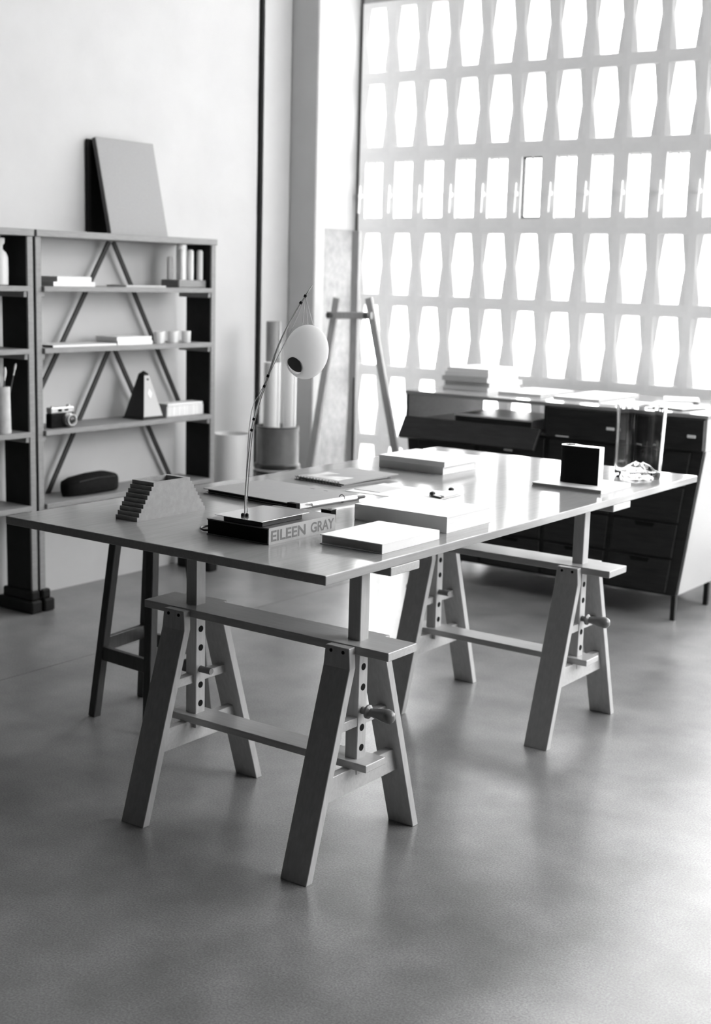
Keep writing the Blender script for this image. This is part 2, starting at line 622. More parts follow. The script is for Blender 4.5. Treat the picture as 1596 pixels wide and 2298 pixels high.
def make_trestle():
    """origin: floor, middle of the trestle; beam runs along x"""
    t = thing('trestle', '', 'trestle')
    XL = 0.379
    box('beam', -XL, XL, -0.058, 0.058, 0.500, 0.520, 'trestle_wood_long', t, 0.0015)
    box('top_batten', -XL, XL, -0.058, 0.058, TH - TT - 0.020, TH - TT, 'trestle_wood_long', t, 0.0015)
    box('stretcher', -0.314, 0.314, -0.040, 0.040, 0.217, 0.235, 'trestle_wood_long', t, 0.0015)
    for s in (-1, 1):
        px = s * 0.254
        post = box('post', px - 0.0175, px + 0.0175, -0.0175, 0.0175, 0.196, TH - TT - 0.020, 'trestle_wood', t, 0.0015)
        for k in range(5):
            z = 0.260 + 0.049 * k
            if k == 2:
                z = 0.351
            for q in (-1, 1):
                lathe('peg_hole', [(0.0085, -0.0004), (0.0085, 0.0004)], 'hole_dark', post,
                      (px + q * 0.0177, 0, z), 20, None, 'x')
        # four boards: each leg upright against the beam, then splayed
        for q in (-1, 1):
            prof = [(0.058, 0.518), (0.081, 0.518), (0.083, 0.470), (0.2275, 0.0), (0.2045, 0.0), (0.060, 0.470)]
            cx = px
            n = len(prof)
            vs = []
            for xx in (-1, 1):
                for (y, z) in prof:
                    half = 0.0375
                    if z > 0.5:
                        half = 0.0335
                    vs.append((cx + xx * half, q * y, z))
            fs = [tuple(range(n)), tuple(range(n, 2 * n))] + [(i, (i + 1) % n, n + (i + 1) % n, n + i) for i in range(n)]
            # triangulate the two non-planar cheeks as quads
            fs = [(0, 1, 2, 5), (2, 3, 4, 5), (n, n + 1, n + 2, n + 5), (n + 2, n + 3, n + 4, n + 5)] + fs[2:]
            leg = mesh('leg', vs, fs, 'trestle_wood', t, None, 0.0012)
            for dx in (-0.017, 0.017):
                lathe('screw', [(0.0042, -0.0012), (0.0042, 0.0006)], 'hole_dark', leg,
                      (cx + dx, q * 0.0813, 0.507), 14, None, 'y')
        # braces between the pair of legs
        def yin(z):
            return 0.060 + (0.470 - z) * (0.2045 - 0.060) / 0.470
        for z0, z1, nm in ((0.160, 0.217, 'cross_brace'), (0.315, 0.337, 'peg_rest')):
            y0, y1 = yin(z0) + 0.012, yin(z1) + 0.012
            prism(nm, [(-y0, z0), (y0, z0), (y1, z1), (-y1, z1)], px - 0.012 + s * 0.004, px + 0.012 + s * 0.004,
                  'x', 'trestle_wood_long', t, 0.001)
        # turned peg with its handle on the outside
        prof = [(0.008, -0.062), (0.0085, -0.060), (0.0085, 0.016), (0.011, 0.020), (0.0165, 0.024), (0.0165, 0.029), (0.010, 0.034),
                (0.0105, 0.042), (0.0135, 0.056), (0.0165, 0.070), (0.0175, 0.080), (0.0160, 0.090), (0.0110, 0.097), (0.003, 0.100)]
        if s < 0:
            prof = [(r, -h) for r, h in prof]
        lathe('peg', prof, 'peg_wood', t, (px + s * 0.008, 0, 0.3505), 24, 50, 'x')
    return t


tr1 = make_trestle()
tr1.location = (-0.379, 0.297, 0)
tr1['label'] = 'adjustable wooden trestle under the table end with the ball lamp'
tr2 = copy_tree(tr1, (-0.379, 0.297 + 1.1336, 0))
tr2['label'] = 'adjustable wooden trestle under the table end with the glass vase'
for t in (tr1, tr2):
    t['group'] = 'trestles carrying the table top'

# ------------------------------------------------------------------ stool half under the table
st = thing('stool', 'dark wooden stool with splayed legs beside the near trestle', 'stool', (-1.19, 0.70, 0))
LEG = [((-0.123, -0.117), (-0.075, -0.065)), ((-0.150, 0.118), (-0.085, 0.085)), ((0.125, -0.135), (0.085, -0.075)), ((0.105, 0.135), (0.075, 0.085))]
for (a, b), (c, d) in LEG:
    bar('leg', (a, b, 0.0), (c, d, 0.575), 0.028, 0.028, 'stool_wood', st, 0.002, (1, 0, 0))


def at(leg, z):
    (a, b), (c, d) = LEG[leg]
    k = z / 0.575
    return (a + (c - a) * k, b + (d - b) * k, z)


for i, j, z in ((0, 2, 0.20), (1, 3, 0.20), (0, 1, 0.225), (2, 3, 0.225)):
    bar('stretcher', at(i, z), at(j, z), 0.018, 0.042, 'stool_wood', st, 0.0015, (0, 1, 0) if i + j in (2, 4) and abs(i - j) == 2 else (1, 0, 0))
box('seat', -0.115, 0.115, -0.105, 0.115, 0.570, 0.600, 'stool_wood', st, 0.006, 2)

# ================================================================== things on the table


def book(name, label, x0, x1, y0, y1, z0, h, cover, pages, spine_side, th=0.0025, over=0.003, group=None, spine_mat=None):
    """hard-back book: two boards, spine, page block inset; spine_side one of -x +x -y +y"""
    t = thing(name, label, 'book', ((x0 + x1) / 2, (y0 + y1) / 2, z0), 0, group)
    a, b = (x1 - x0) / 2, (y1 - y0) / 2
    box('cover', -a, a, -b, b, h - th, h, cover, t, 0.0006)
    box('cover', -a, a, -b, b, 0, th, cover, t, 0.0006)
    px0, px1, py0, py1 = -a + over, a - over, -b + over, b - over
    sp = {'-x': (-a, -a + th, -b, b), '+x': (a - th, a, -b, b), '-y': (-a, a, -b, -b + th), '+y': (-a, a, b - th, b)}[spine_side]
    box('spine', *sp, th, h - th, spine_mat or cover, t, 0.0)
    if spine_side == '-x':
        px0 = -a + th
    if spine_side == '+x':
        px1 = a - th
    if spine_side == '-y':
        py0 = -b + th
    if spine_side == '+y':
        py1 = b - th
    box('pages', px0, px1, py0, py1, th, h - th, pages, t, 0.0)
    return t


# thick book under the lamp, lettered spine towards +x
EH = 0.039
eb = book('book', 'thick grey book with a lettered spine lying under the lamp base', -0.479, -0.289, 0.165, 0.418, TH, EH,
          'cover_dark', 'black_matte', '+x', 0.003, 0.002, spine_mat='spine_grey')
for o in eb.children:
    if o.name.startswith('spine'):
        spine = o
lb = box('spine_face', 0.095, 0.0952, -0.1265, 0.1265, 0.0, EH, 'spine_grey', eb, 0)


def lettering(txt, parent, loc, rot, width, height, mat, name='lettering'):
    cu = bpy.data.curves.new('text', 'FONT')
    cu.body = txt
    cu.size = 1.0
    cu.extrude = 0.0
    cu.offset = 0.024
    to = bpy.data.objects.new('text', cu)
    COL.objects.link(to)
    dg = bpy.context.evaluated_depsgraph_get()
    me = bpy.data.meshes.new_from_object(to.evaluated_get(dg))
    bpy.data.objects.remove(to)
    xs = [v.co.x for v in me.vertices]
    zs = [v.co.y for v in me.vertices]
    sx, sy = width / (max(xs) - min(xs)), height / (max(zs) - min(zs))
    mx, my = min(xs), min(zs)
    R = Matrix.Translation(loc) @ rot
    for v in me.vertices:
        v.co = R @ Vector(((v.co.x - mx) * sx, (v.co.y - my) * sy, 0))
    return finish(name, me, mat, parent)


RX = Matrix(((0, 0, 1, 0), (1, 0, 0, 0), (0, 1, 0, 0), (0, 0, 0, 1)))   # text x -> +y, text y -> +z, normal -> +x
lettering('EILEEN', eb, (0.0955, -0.1185, 0.0065), RX, 0.128, 0.0255, 'lettering', 'title_lettering')
lettering('GRAY', eb, (0.0955, 0.0290, 0.0065), RX, 0.092, 0.0255, 'lettering', 'title_lettering')

# lamp on that book
LZ = TH + EH
lamp = thing('table_lamp', 'slim arched wire lamp with a white ball shade on a square steel base', 'lamp', (-0.378, 0.245, LZ))
box('base', -0.052, 0.066, -0.076, 0.072, 0.0, 0.0125, 'black_paint', lamp, 0.001)
box('base_plate', -0.070, 0.073, -0.087, 0.090, 0.0125, 0.0138, 'steel_plate', lamp, 0.0003)
FX = Vector((-0.382, 0.190, LZ + 0.0138))
LO = Vector((-0.378, 0.245, LZ))


def LP(*p):
    return Vector(p) - LO


arm = [LP(-0.3824, 0.1903, LZ + 0.0135), LP(-0.3813, 0.1911, 0.851), LP(-0.3784, 0.1931, 0.9034), LP(-0.3718, 0.1979, 0.9917),
       LP(-0.3600, 0.2064, 1.0537), LP(-0.3449, 0.2172, 1.1084), LP(-0.3244, 0.2320, 1.1871), LP(-0.2966, 0.2520, 1.2583),
       LP(-0.2743, 0.2680, 1.3040), LP(-0.2640, 0.2754, 1.3242)]
ap = smooth_path(arm, 8)
tube('arm', ap, 0.0024, 'white_metal', lamp, 8, 60, 0.0011)
sec = [p + Vector((0.81, 0.59, 0)) * 0.0050 * (1 - i / len(ap)) for i, p in enumerate(ap[:-6])]
tube('second_wire', sec, 0.0012, 'steel_wire', lamp, 6)
for i in (24, 27, 38, 41, 60, 63):
    p = ap[i]
    d = (ap[i + 1] - p).normalized()
    tube('collar', [p - d * 0.003, p + d * 0.003], 0.0036, 'black_paint', lamp, 10)
for s in (-1, 1):
    q = arm[0] + Vector((0.81, 0.59, 0)) * 0.005 * s
    lathe('terminal', [(0.0045, 0), (0.0045, 0.005), (0.002, 0.007)], 'black_paint', lamp, (q.x, q.y, 0.0138), 12)
GC = LP(-0.2722, 0.2695, 1.1736)
view = (CAM - (GC + LO)).normalized()
rgt = Vector((0.809, 0.587, 0))
hdir = (view * 0.70 - rgt * 0.44 - Vector((0, 0, 0.60))).normalized()
QR = hdir.to_track_quat('Z', 'Y').to_matrix()
TILT = Matrix.Rotation(math.radians(-9), 3, Vector((0.584, -0.812, 0)))


def shade_mesh(name, k, t0, mat, parent):
    vs, fs = [], []
    nt_, nr = 26, 48
    for i in range(nt_ + 1):
        th = math.radians(t0 + (179.0 - t0) * i / nt_)
        for j in range(nr):
            ph = 2 * PI * j / nr
            d = QR @ Vector((math.sin(th) * math.cos(ph), math.sin(th) * math.sin(ph), math.cos(th)))
            vs.append(GC + TILT @ Vector((d.x * 0.0505 * k, d.y * 0.0505 * k, d.z * 0.0622 * k)))
    for i in range(nt_):
        for j in range(nr):
            j2 = (j + 1) % nr
            fs.append((i * nr + j, i * nr + j2, (i + 1) * nr + j2, (i + 1) * nr + j))
    fs.append(tuple(nt_ * nr + j for j in range(nr)))
    return mesh(name, vs, fs, mat, parent, 60)


gl = shade_mesh('shade', 1.0, 21.5, 'lamp_globe', lamp)
RN = TILT @ Vector((hdir.x * 0.0505, hdir.y * 0.0505, hdir.z * 0.0622))
bm = bmesh.new()
bmesh.ops.create_cone(bm, cap_ends=True, segments=36, radius1=0.0205, radius2=0.0205, depth=0.003)
Q = RN.normalized().to_track_quat('Z', 'Y').to_matrix().to_4x4()
bmesh.ops.transform(bm, matrix=Matrix.Translation(GC + RN * 0.86) @ Q, verts=bm.verts[:])
from_bm('hole_shadow_disc', bm, 'globe_hole', gl, 40)  # added dark disc, its colour stands in for shadow inside the globe
tip = ap[-10]
for k, (ex, ez) in enumerate(((-0.010, 0.062), (0.002, 0.0625), (0.014, 0.061))):
    tube('suspension_thread', [tip + Vector((0, 0, 0.0)), GC + rgt * ex + Vector((0, 0, ez))], 0.0008, 'white_cord', lamp, 6)
sag = smooth_path([ap[2], ap[20] + rgt * -0.004, ap[30] + rgt * -0.010, ap[36] + rgt * -0.004, ap[44] + rgt * 0.006,
                   ap[54] + rgt * 0.012, ap[-10]], 6)
tube('power_cord', sag, 0.0009, 'white_cord', lamp, 6)
loop = []
for k in range(15):
    a = math.radians(60 + 20 * k)
    loop.append(LP(-0.500 + 0.034 * math.cos(a), 0.215 + 0.030 * math.sin(a), TH + 0.004 + 0.006 * (k % 2) * 0.2))
tube('flex', smooth_path(loop, 3), 0.0028, 'black_paint', lamp, 8)

# stepped grey organiser
og = thing('desk_organizer', 'grey open desk organizer with stepped pyramid ends', 'organizer', (-0.7455, 0.288, TH))
NL, LH, SY = 9, 0.0102, 0.0072
hw, hl = 0.0375, 0.1235


def stepped(side, inset):
    pts = []
    for i in range(NL):
        y = hl - inset - SY * i
        pts += [(side * y, LH * i), (side * y, LH * (i + 1))]
    return pts


sil = stepped(1, 0) + [(-y, z) for y, z in reversed(stepped(1, 0))]
for nm, a, b in (('side_wall', -hw, -hw + 0.007), ('side_wall', hw - 0.007, hw)):
    prism(nm, sil, a, b, 'x', 'stone_grey', og)
for s in (-1, 1):
    outl = stepped(s, 0) + list(reversed(stepped(s, 0.016)))
    prism('stepped_end', outl, -hw + 0.007, hw - 0.007, 'x', 'stone_grey', og)
box('bottom', -hw + 0.007, hw - 0.007, -hl + 0.016, hl - 0.016, 0, 0.006, 'black_matte', og, 0)

# grey elastic folder with a pen in its loop
fo = thing('folder', 'grey card folder with black spine corner and pen loop', 'folder', (-0.700, 0.715, TH), -0.085)
a, b = 0.178, 0.128
box('cover', -a, a, -b, b, 0.0135, 0.0155, 'card_grey', fo, 0.0004)
box('cover', -a, a, -b, b, 0.0, 0.0018, 'card_grey', fo, 0.0004)
box('paper_block', -a + 0.012, a - 0.018, -b + 0.008, b - 0.008, 0.0018, 0.0135, 'black_matte', fo, 0.0)
box('inner_sheet', -a + 0.004, a - 0.010, -b + 0.004, b - 0.01, 0.0052, 0.0058, 'grey_paper', fo, 0.0)
box('spine_corner', a - 0.030, a + 0.004, -b - 0.003, -b + 0.012, 0.0, 0.0175, 'black_matte', fo, 0.0006)
box('hinge_strip', a - 0.004, a + 0.001, -b + 0.012, b, 0.0018, 0.0150, 'aluminium', fo, 0.0006)
ring = [(a + 0.004 + 0.010 * math.cos(2 * PI * k / 16), 0.050, 0.0125 + 0.0105 * math.sin(2 * PI * k / 16)) for k in range(17)]
tube('elastic_loop', ring, 0.0011, 'black_matte', fo, 6)
for k in (0, 1):
    box('slot', 0.02 + 0.05 * k, 0.035 + 0.05 * k, b - 0.030, b - 0.027, 0.0155, 0.0157, 'black_matte', fo, 0)
pen = thing('pen', 'silver pen held in the loop of the grey folder', 'pen', (-0.5105, 0.722, TH + 0.0095), -0.085)
lathe('barrel', [(0.0045, -0.100), (0.0048, -0.095), (0.0048, 0.080)], 'aluminium', pen, (0, 0, 0), 16, 40, 'y')
lathe('cap', [(0.0049, 0.080), (0.0049, 0.112), (0.0032, 0.116)], 'black_paint', pen, (0, 0, 0), 16, 40, 'y')

# spiral portfolio folded open
pf = thing('portfolio', 'grey spiral bound portfolio with a printed label folded over itself', 'portfolio', (-0.765, 1.115, TH), -0.08)
a, b = 0.098, 0.128
mesh('cover', [(-a, -b, 0.008), (a, -b, 0.004), (a, b, 0.012), (-a, b, 0.010), (-a, -b, 0.0105), (a, -b, 0.0075), (a, b, 0.0145), (-a, b, 0.0125)],
     BOXF, 'card_grey', pf)
mesh('back_cover', boxv(-a + 0.004, a - 0.004, -b - 0.006, b - 0.02, 0.0, 0.003), BOXF, 'card_grey', pf)
box('pages', -a + 0.008, a - 0.02, -b + 0.01, b - 0.03, 0.003, 0.0055, 'white_paper', pf, 0)
mesh('label', [(-a + 0.020, -b + 0.030, 0.01045), (a - 0.050, -b + 0.030, 0.0088), (a - 0.050, 0.000, 0.0108), (-a + 0.020, 0.000, 0.0118),
               (-a + 0.020, -b + 0.030, 0.0112), (a - 0.050, -b + 0.030, 0.0096), (a - 0.050, 0.000, 0.0116), (-a + 0.020, 0.000, 0.0126)],
     BOXF, 'label_print', pf)
for k in range(14):
    x = -a + 0.010 + k * 0.0125
    rg = [(x + 0.0008 * i, -b - 0.002 + 0.006 * math.cos(2 * PI * i / 10), 0.0065 + 0.0058 * math.sin(2 * PI * i / 10)) for i in range(11)]
    tube('coil', rg, 0.0009, 'black_paint', pf, 6)

# sheet of paper, card on it and the little clip
tag(box('paper_sheet', -0.632, -0.350, 0.925, 1.120, TH, TH + 0.0010, 'white_paper', None, 0), 'large white sheet of paper lying behind the white box', 'paper')
tag(box('card', -0.628, -0.535, 0.962, 1.078, TH + 0.0010, TH + 0.0022, 'grey_paper', None, 0), 'small pale grey card on the large white sheet', 'card')
cl = thing('clip', 'small white metal clip with two black knobs on the large white sheet', 'clip', (-0.372, 1.062, TH + 0.0010))
bar('jaw', (-0.018, -0.055, 0.004), (-0.020, 0.050, 0.004), 0.016, 0.006, 'white_metal', cl, 0.001)
bar('jaw', (0.012, -0.045, 0.004), (0.010, 0.050, 0.004), 0.012, 0.005, 'white_metal', cl, 0.001)
bar('hinge_bar', (-0.020, -0.052, 0.003), (0.022, -0.066, 0.003), 0.006, 0.005, 'black_paint', cl, 0.001)
ellipsoid('knob', (-0.019, -0.048, 0.009), (0.008, 0.010, 0.006), 'black_paint', cl, 16, 10)
ellipsoid('knob', (-0.021, 0.056, 0.009), (0.008, 0.010, 0.006), 'black_paint', cl, 16, 10)

# white books and boxes
book('book', 'white hardback lying open-edge out at the near table corner', -0.217, -0.041, 0.262, 0.500, TH, 0.0225, 'white_cover', 'grey_page_edge', '+x', 0.0022, 0.004)
book('book', 'large thick white clothbound book in the middle of the table', -0.343, -0.066, 0.572, 0.784, TH, 0.0405, 'white_cover', 'page_edge', '-y', 0.0028, 0.003)
book('book', 'white book lying under another white book near the far table edge', -0.846, -0.600, 1.400, 1.600, TH, 0.026, 'white_cover', 'page_edge', '-y', 0.0022, 0.003)
book('book', 'white book stacked on top of another white book', -0.838, -0.588, 1.388, 1.606, TH + 0.026, 0.017, 'white_cover', 'page_edge', '-y', 0.0022, 0.004)
book('book', 'thin white book carrying the black desk block', -0.288, -0.058, 1.407, 1.612, TH, 0.0118, 'white_cover', 'grey_page_edge', '+x', 0.002, 0.002)

# little black cylinder-cornered box by the lamp book
kb = thing('ink_box', 'tiny black lidded box behind the lettered book', 'box', (-0.424, 0.570, TH))
box('body', -0.016, 0.016, -0.012, 0.012, 0, 0.0150, 'black_matte', kb, 0.001)
box('lid', -0.0165, 0.0165, -0.0125, 0.0125, 0.0150, 0.0172, 'black_paint', kb, 0.0006)
lathe('cap', [(0.005, 0.0172), (0.005, 0.0186)], 'black_paint', kb, (0.004, 0, 0), 14)

# black desk block with round well
dbk = thing('pen_holder', 'black pen holder with a round well and a bright metal top', 'pen holder', (-0.172, 1.502, TH + 0.0118), 0.055)
R0 = 0.026
out = [(-0.040 + R0 * math.cos(t), R0 * math.sin(t)) for t in [math.radians(d) for d in range(40, 271, 10)]]
out += [(0.065, -R0), (0.065, 0.009), (-0.010, 0.009)]
prism('body', out, 0.0, 0.112, 'z', 'black_matte', dbk)
prism('top_plate', out, 0.112, 0.1135, 'z', 'aluminium', dbk)
box('end_plate', 0.065, 0.0662, -R0, 0.009, 0.0, 0.1135, 'aluminium', dbk, 0.0003)
lathe('well', [(0.0165, 0.1135), (0.0165, 0.1138)], 'black_matte', dbk, (-0.040, 0, 0), 28, None)

# folded glass vase


def vase():
    n, m = 72, 22
    H = 0.232
    bm = bmesh.new()

    def rad(t, z):
        k = 0.35 + 0.65 * z / H
        lob = 0.0700 + 0.0068 * math.cos(4 * t + 0.6) + k * 0.0036 * math.cos(3 * t + 1.0)
        return lob * (0.96 + 0.07 * z / H)
    rings = []
    for i in range(m + 1):
        z = H * i / m
        r_in = 1.0 if i else 0.965
        rings.append([bm.verts.new((rad(2 * PI * k / n, z) * r_in * math.cos(2 * PI * k / n), rad(2 * PI * k / n, z) * r_in * math.sin(2 * PI * k / n), z)) for k in range(n)])
    inner = []
    for i in range(m + 1):
        z = H * (1 - i / m) if i < m else 0.0
        z = max(z, 0.022)
        inner.append((z, [bm.verts.new(((rad(2 * PI * k / n, z) - 0.0044) * math.cos(2 * PI * k / n), (rad(2 * PI * k / n, z) - 0.0044) * math.sin(2 * PI * k / n), z)) for k in range(n)]))
        if z == 0.022:
            break
    allr = rings + [r for _, r in inner]
    # domed kick in the bottom
    for f, dz in ((0.8, 0.003), (0.55, 0.016), (0.25, 0.026)):
        allr.append([bm.verts.new((rad(2 * PI * k / n, 0) * f * math.cos(2 * PI * k / n) * 0.92, rad(2 * PI * k / n, 0) * f * math.sin(2 * PI * k / n) * 0.92,
                                   0.022 + dz + 0.003 * math.cos(3 * 2 * PI * k / n))) for k in range(n)])
    for a, b in zip(allr, allr[1:]):
        for k in range(n):
            j = (k + 1) % n
            bm.faces.new((a[k], a[j], b[j], b[k]))
    bm.faces.new(allr[-1])
    # underside with a hollow
    und = [rings[0]]
    for f, z in ((0.85, 0.0), (0.6, 0.010), (0.3, 0.017)):
        und.append([bm.verts.new((rad(2 * PI * k / n, 0) * f * math.cos(2 * PI * k / n), rad(2 * PI * k / n, 0) * f * math.sin(2 * PI * k / n), z)) for k in range(n)])
    for a, b in zip(und, und[1:]):
        for k in range(n):
            j = (k + 1) % n
            bm.faces.new((a[j], a[k], b[k], b[j]))
    bm.faces.new(list(reversed(und[-1])))
    o = from_bm('glass_vase', bm, 'vase_glass', None, 70)
    o.location = (-0.128, 1.812, TH + 0.0003)
    o.rotation_euler = (0, 0, 0.4)
    tag(o, 'tall clear glass vase with folded wavy sides at the table corner', 'vase')


vase()

# ================================================================== shelf units on the left wall
SZ = [1.490, 1.277, 1.040, 0.720, 0.430]
SF, SB = -2.405, -2.570      # shelf front, panel back


def shelf_unit(label, y0, y1):
    t = thing('shelf_unit', label, 'shelf unit', (-2.50, (y0 + y1) / 2, 0), 0, 'wooden shelf units along the left wall')
    O = (-2.50, (y0 + y1) / 2)

    def b(n, xa, xb, ya, yb, za, zb, m, p=t, bev=0.0015):
        return box(n, xa - O[0], xb - O[0], ya - O[1], yb - O[1], za, zb, m, p, bev)
    for ya, yb in ((y0, y0 + 0.028), (y1 - 0.028, y1)):
        p = b('side_panel', SB, -2.428, ya, yb, 0.05, SZ[0] - 0.026, 'shelf_panel')
        b('front_edge', -2.428, -2.418, ya, yb, 0.05, SZ[0] - 0.026, 'shelf_wood', p)
        e0, e1 = (0.0, 0.026) if ya == y0 else (0.026, 0.0)
        b('foot', -2.60, -2.392, ya - e0, yb + e1, 0.0, 0.05, 'shelf_panel', t, 0.006)
        b('foot_block', -2.58, -2.405, ya - e0 * 0.6, yb + e1 * 0.6, 0.05, 0.088, 'shelf_panel', t, 0.006)
    b('top_board', -2.648, SF - 0.004, y0, y1, SZ[0] - 0.026, SZ[0], 'shelf_wood')
    for z in SZ[1:]:
        b('shelf', SB - 0.04, SF, y0 + 0.030, y1 - 0.030, z - 0.020, z, 'shelf_wood')
        for ya, yb in ((y0 + 0.028, y0 + 0.045), (y1 - 0.045, y1 - 0.028)):
            b('cleat', SB - 0.03, -2.422, ya, yb, z - 0.042, z - 0.020, 'shelf_wood')
    mid = (y0 + y1) / 2 + 0.058
    for za, zb, dy0, dy1 in ((SZ[0] - 0.028, 0.70, 0.50, 0.46), (1.018, 0.412, 0.375, 0.375)):
        for s, dy in ((-1, dy0), (1, dy1)):
            bar('brace', (-2.602 - O[0], mid + s * 0.012 - O[1], za), (-2.602 - O[0] - 0.010 * (s + 1) / 2, mid + s * dy - O[1], zb), 0.010, 0.020, 'brace_wood', t, 0.001, (1, 0, 0))
    return t


shelf_unit('wooden shelf unit holding the camera and the metronome', 1.332, 2.357)
shelf_unit('wooden shelf unit holding the brush pot and white bottle', 0.295, 1.320)

# canvas and board on the top of the shelves
cv = thing('canvas', 'blank grey stretched canvas leaning on the wall above the shelf unit', 'canvas', (-2.512, 1.985, SZ[0] + 0.003))
cv.rotation_euler = (0, -math.radians(13.0), 0)
box('canvas_front', -0.004, 0.0, -0.168, 0.168, 0.0, 0.402, 'canvas_grey', cv, 0.002)
box('stretcher_frame', -0.022, -0.004, -0.168, 0.168, 0.002, 0.400, 'card_dark', cv, 0.001)
bd = mesh('backing_board', boxv(-0.010, 0.0, -0.165, 0.165, 0, 0.385), BOXF, 'board_black', None, None, 0.002)
bd.location = (-2.634, 1.965, SZ[0])
tag(bd, 'black board standing behind the grey canvas', 'board')

# second shelf
book('book', 'white book at the bottom of the pair by the upper left panel', -2.575, -2.432, 1.432, 1.650, SZ[1], 0.018, 'white_cover', 'page_edge', '+x', 0.002, 0.003)
book('book', 'white book on top of the pair by the upper left panel', -2.575, -2.436, 1.455, 1.634, SZ[1] + 0.018, 0.020, 'white_cover', 'page_edge', '+x', 0.002, 0.003)
book('book', 'thin grey book lying beside the rod stand', -2.56, -2.44, 1.83, 2.065, SZ[1], 0.008, 'grey_paper', 'page_edge', '+x', 0.0015, 0.003)
rs = thing('rod_stand', 'wooden block with five upright white rods', 'stand', (-2.500, 2.240, SZ[1]))
box('block', -0.055, 0.055, -0.090, 0.085, 0, 0.034, 'shelf_wood', rs, 0.004)
for k, (dy, dx, h) in enumerate(((-0.060, -0.028, 0.098), (-0.048, 0.030, 0.132), (0.004, 0.034, 0.130), (0.064, 0.034, 0.130), (-0.020, -0.010, 0.165))):
    lathe('rod', [(0.0125, 0.034), (0.0135, 0.038), (0.0135, 0.030 + h * 0.97), (0.009, 0.034 + h)], 'roll_white', rs, (dx, dy, 0), 16)

# third shelf
book('notebook', 'flat black-edged notebook lying on the shelf below the rod stand', -2.585, -2.430, 1.425, 1.765, SZ[2], 0.009, 'white_cover', 'black_matte', '+x', 0.002, 0.002)
book('book', 'white book at the bottom of the pair beside the tumblers', -2.565, -2.432, 1.773, 1.975, SZ[2], 0.017, 'white_cover', 'page_edge', '+x', 0.002, 0.003)
book('book', 'white book on top of the pair beside the tumblers', -2.565, -2.434, 1.771, 1.972, SZ[2] + 0.017, 0.017, 'white_cover', 'page_edge', '+x', 0.002, 0.003)
for k in range(5):
    o = lathe('tumbler', [(0.018, 0.0), (0.0195, 0.002), (0.021, 0.050), (0.0195, 0.050), (0.018, 0.006)], 'window_glass' if False else 'box_print', None, (0, 0, 0), 24)
    o.location = (-2.470 - 0.030 * (k % 2), 2.050 + 0.043 * k, SZ[2])
    tag(o, ('small pale tumbler right beside the stacked white books', 'second small tumbler counted from the stacked white books',
            'middle tumbler of the row beside the stacked white books', 'second small tumbler counted from the black side panel',
            'small pale tumbler nearest to the black side panel')[k], 'tumbler', 'tumblers on the third shelf')

# fourth shelf: camera, metronome, patterned box
cm = thing('camera_body', 'small black and silver film camera on the shelf', 'camera', (-2.465, 1.490, SZ[3]))
box('body', -0.017, 0.017, -0.064, 0.060, 0.0, 0.058, 'black_cloth', cm, 0.005, 2)
box('top_cover', -0.016, 0.016, -0.062, 0.058, 0.0582, 0.082, 'aluminium', cm, 0.004, 2)
box('viewfinder', 0.0161, 0.0172, -0.028, -0.008, 0.064, 0.075, 'lens_black', cm, 0.0003)
box('rangefinder', 0.0161, 0.0172, 0.006, 0.026, 0.066, 0.074, 'lens_black', cm, 0.0003)
lathe('dial', [(0.008, 0.082), (0.008, 0.089), (0.006, 0.090)], 'aluminium', cm, (0, 0.040, 0), 18)
lathe('dial', [(0.007, 0.082), (0.007, 0.086), (0.005, 0.087)], 'aluminium', cm, (0, -0.045, 0), 18)
ln = lathe('lens_barrel', [(0.026, 0.017), (0.026, 0.032), (0.024, 0.034), (0.0235, 0.046), (0.0185, 0.046), (0.016, 0.038)], 'aluminium', cm, (0, 0.022, 0.031), 32, 35, 'x')
lathe('lens_glass', [(0.018, 0.038), (0.014, 0.0435), (0.006, 0.0455), (0.001, 0.046)], 'lens_black', ln, (0, 0.022, 0.031), 28, 50, 'x')

mt = thing('metronome', 'black pyramid metronome with a pale face and white diamond badge', 'metronome', (-2.495, 1.985, SZ[3]))


def frustum(name, w0, d0, w1, d1, z0, z1, mat, parent, bev=0.002):
    vs = [(-d0, -w0, z0), (d0, -w0, z0), (d0, w0, z0), (-d0, w0, z0), (-d1, -w1, z1), (d1, -w1, z1), (d1, w1, z1), (-d1, w1, z1)]
    return mesh(name, vs, BOXF, mat, parent, None, bev)


frustum('body', 0.062, 0.058, 0.016, 0.016, 0.006, 0.190, 'metronome_black', mt)
box('plinth', -0.062, 0.062, -0.066, 0.066, 0, 0.006, 'metronome_black', mt, 0.002)
mesh('cap', [(-0.016, -0.016, 0.190), (0.016, -0.016, 0.190), (0.016, 0.016, 0.190), (-0.016, 0.016, 0.190), (0, 0, 0.204)],
     [(0, 1, 2, 3), (0, 1, 4), (1, 2, 4), (2, 3, 4), (3, 0, 4)], 'metronome_black', mt)


def fx(z):
    return 0.058 + (0.016 - 0.058) * (z - 0.006) / 0.184


def fy(z):
    return 0.062 + (0.016 - 0.062) * (z - 0.006) / 0.184


fz0, fz1 = 0.012, 0.184
fc = [(fx(fz0), -fy(fz0) + 0.004, fz0), (fx(fz0), fy(fz0) - 0.004, fz0), (fx(fz1), fy(fz1) - 0.003, fz1), (fx(fz1), -fy(fz1) + 0.003, fz1)]
mesh('face', fc + [(x + 0.0022, y, z) for x, y, z in fc], BOXF, 'metronome_face', mt)
dz = [(0.0, 0.085), (0.013, 0.108), (0.0, 0.131), (-0.013, 0.108)]
dm = [(fx(z) + 0.0024, y, z) for y, z in dz]
mesh('badge', dm + [(x + 0.001, y, z) for x, y, z in dm], BOXF, 'roll_white', mt)
lathe('knob', [(0.004, 0), (0.004, 0.006)], 'metronome_black', mt, (fx(0.168) + 0.001, 0, 0.168), 12, None, 'x')

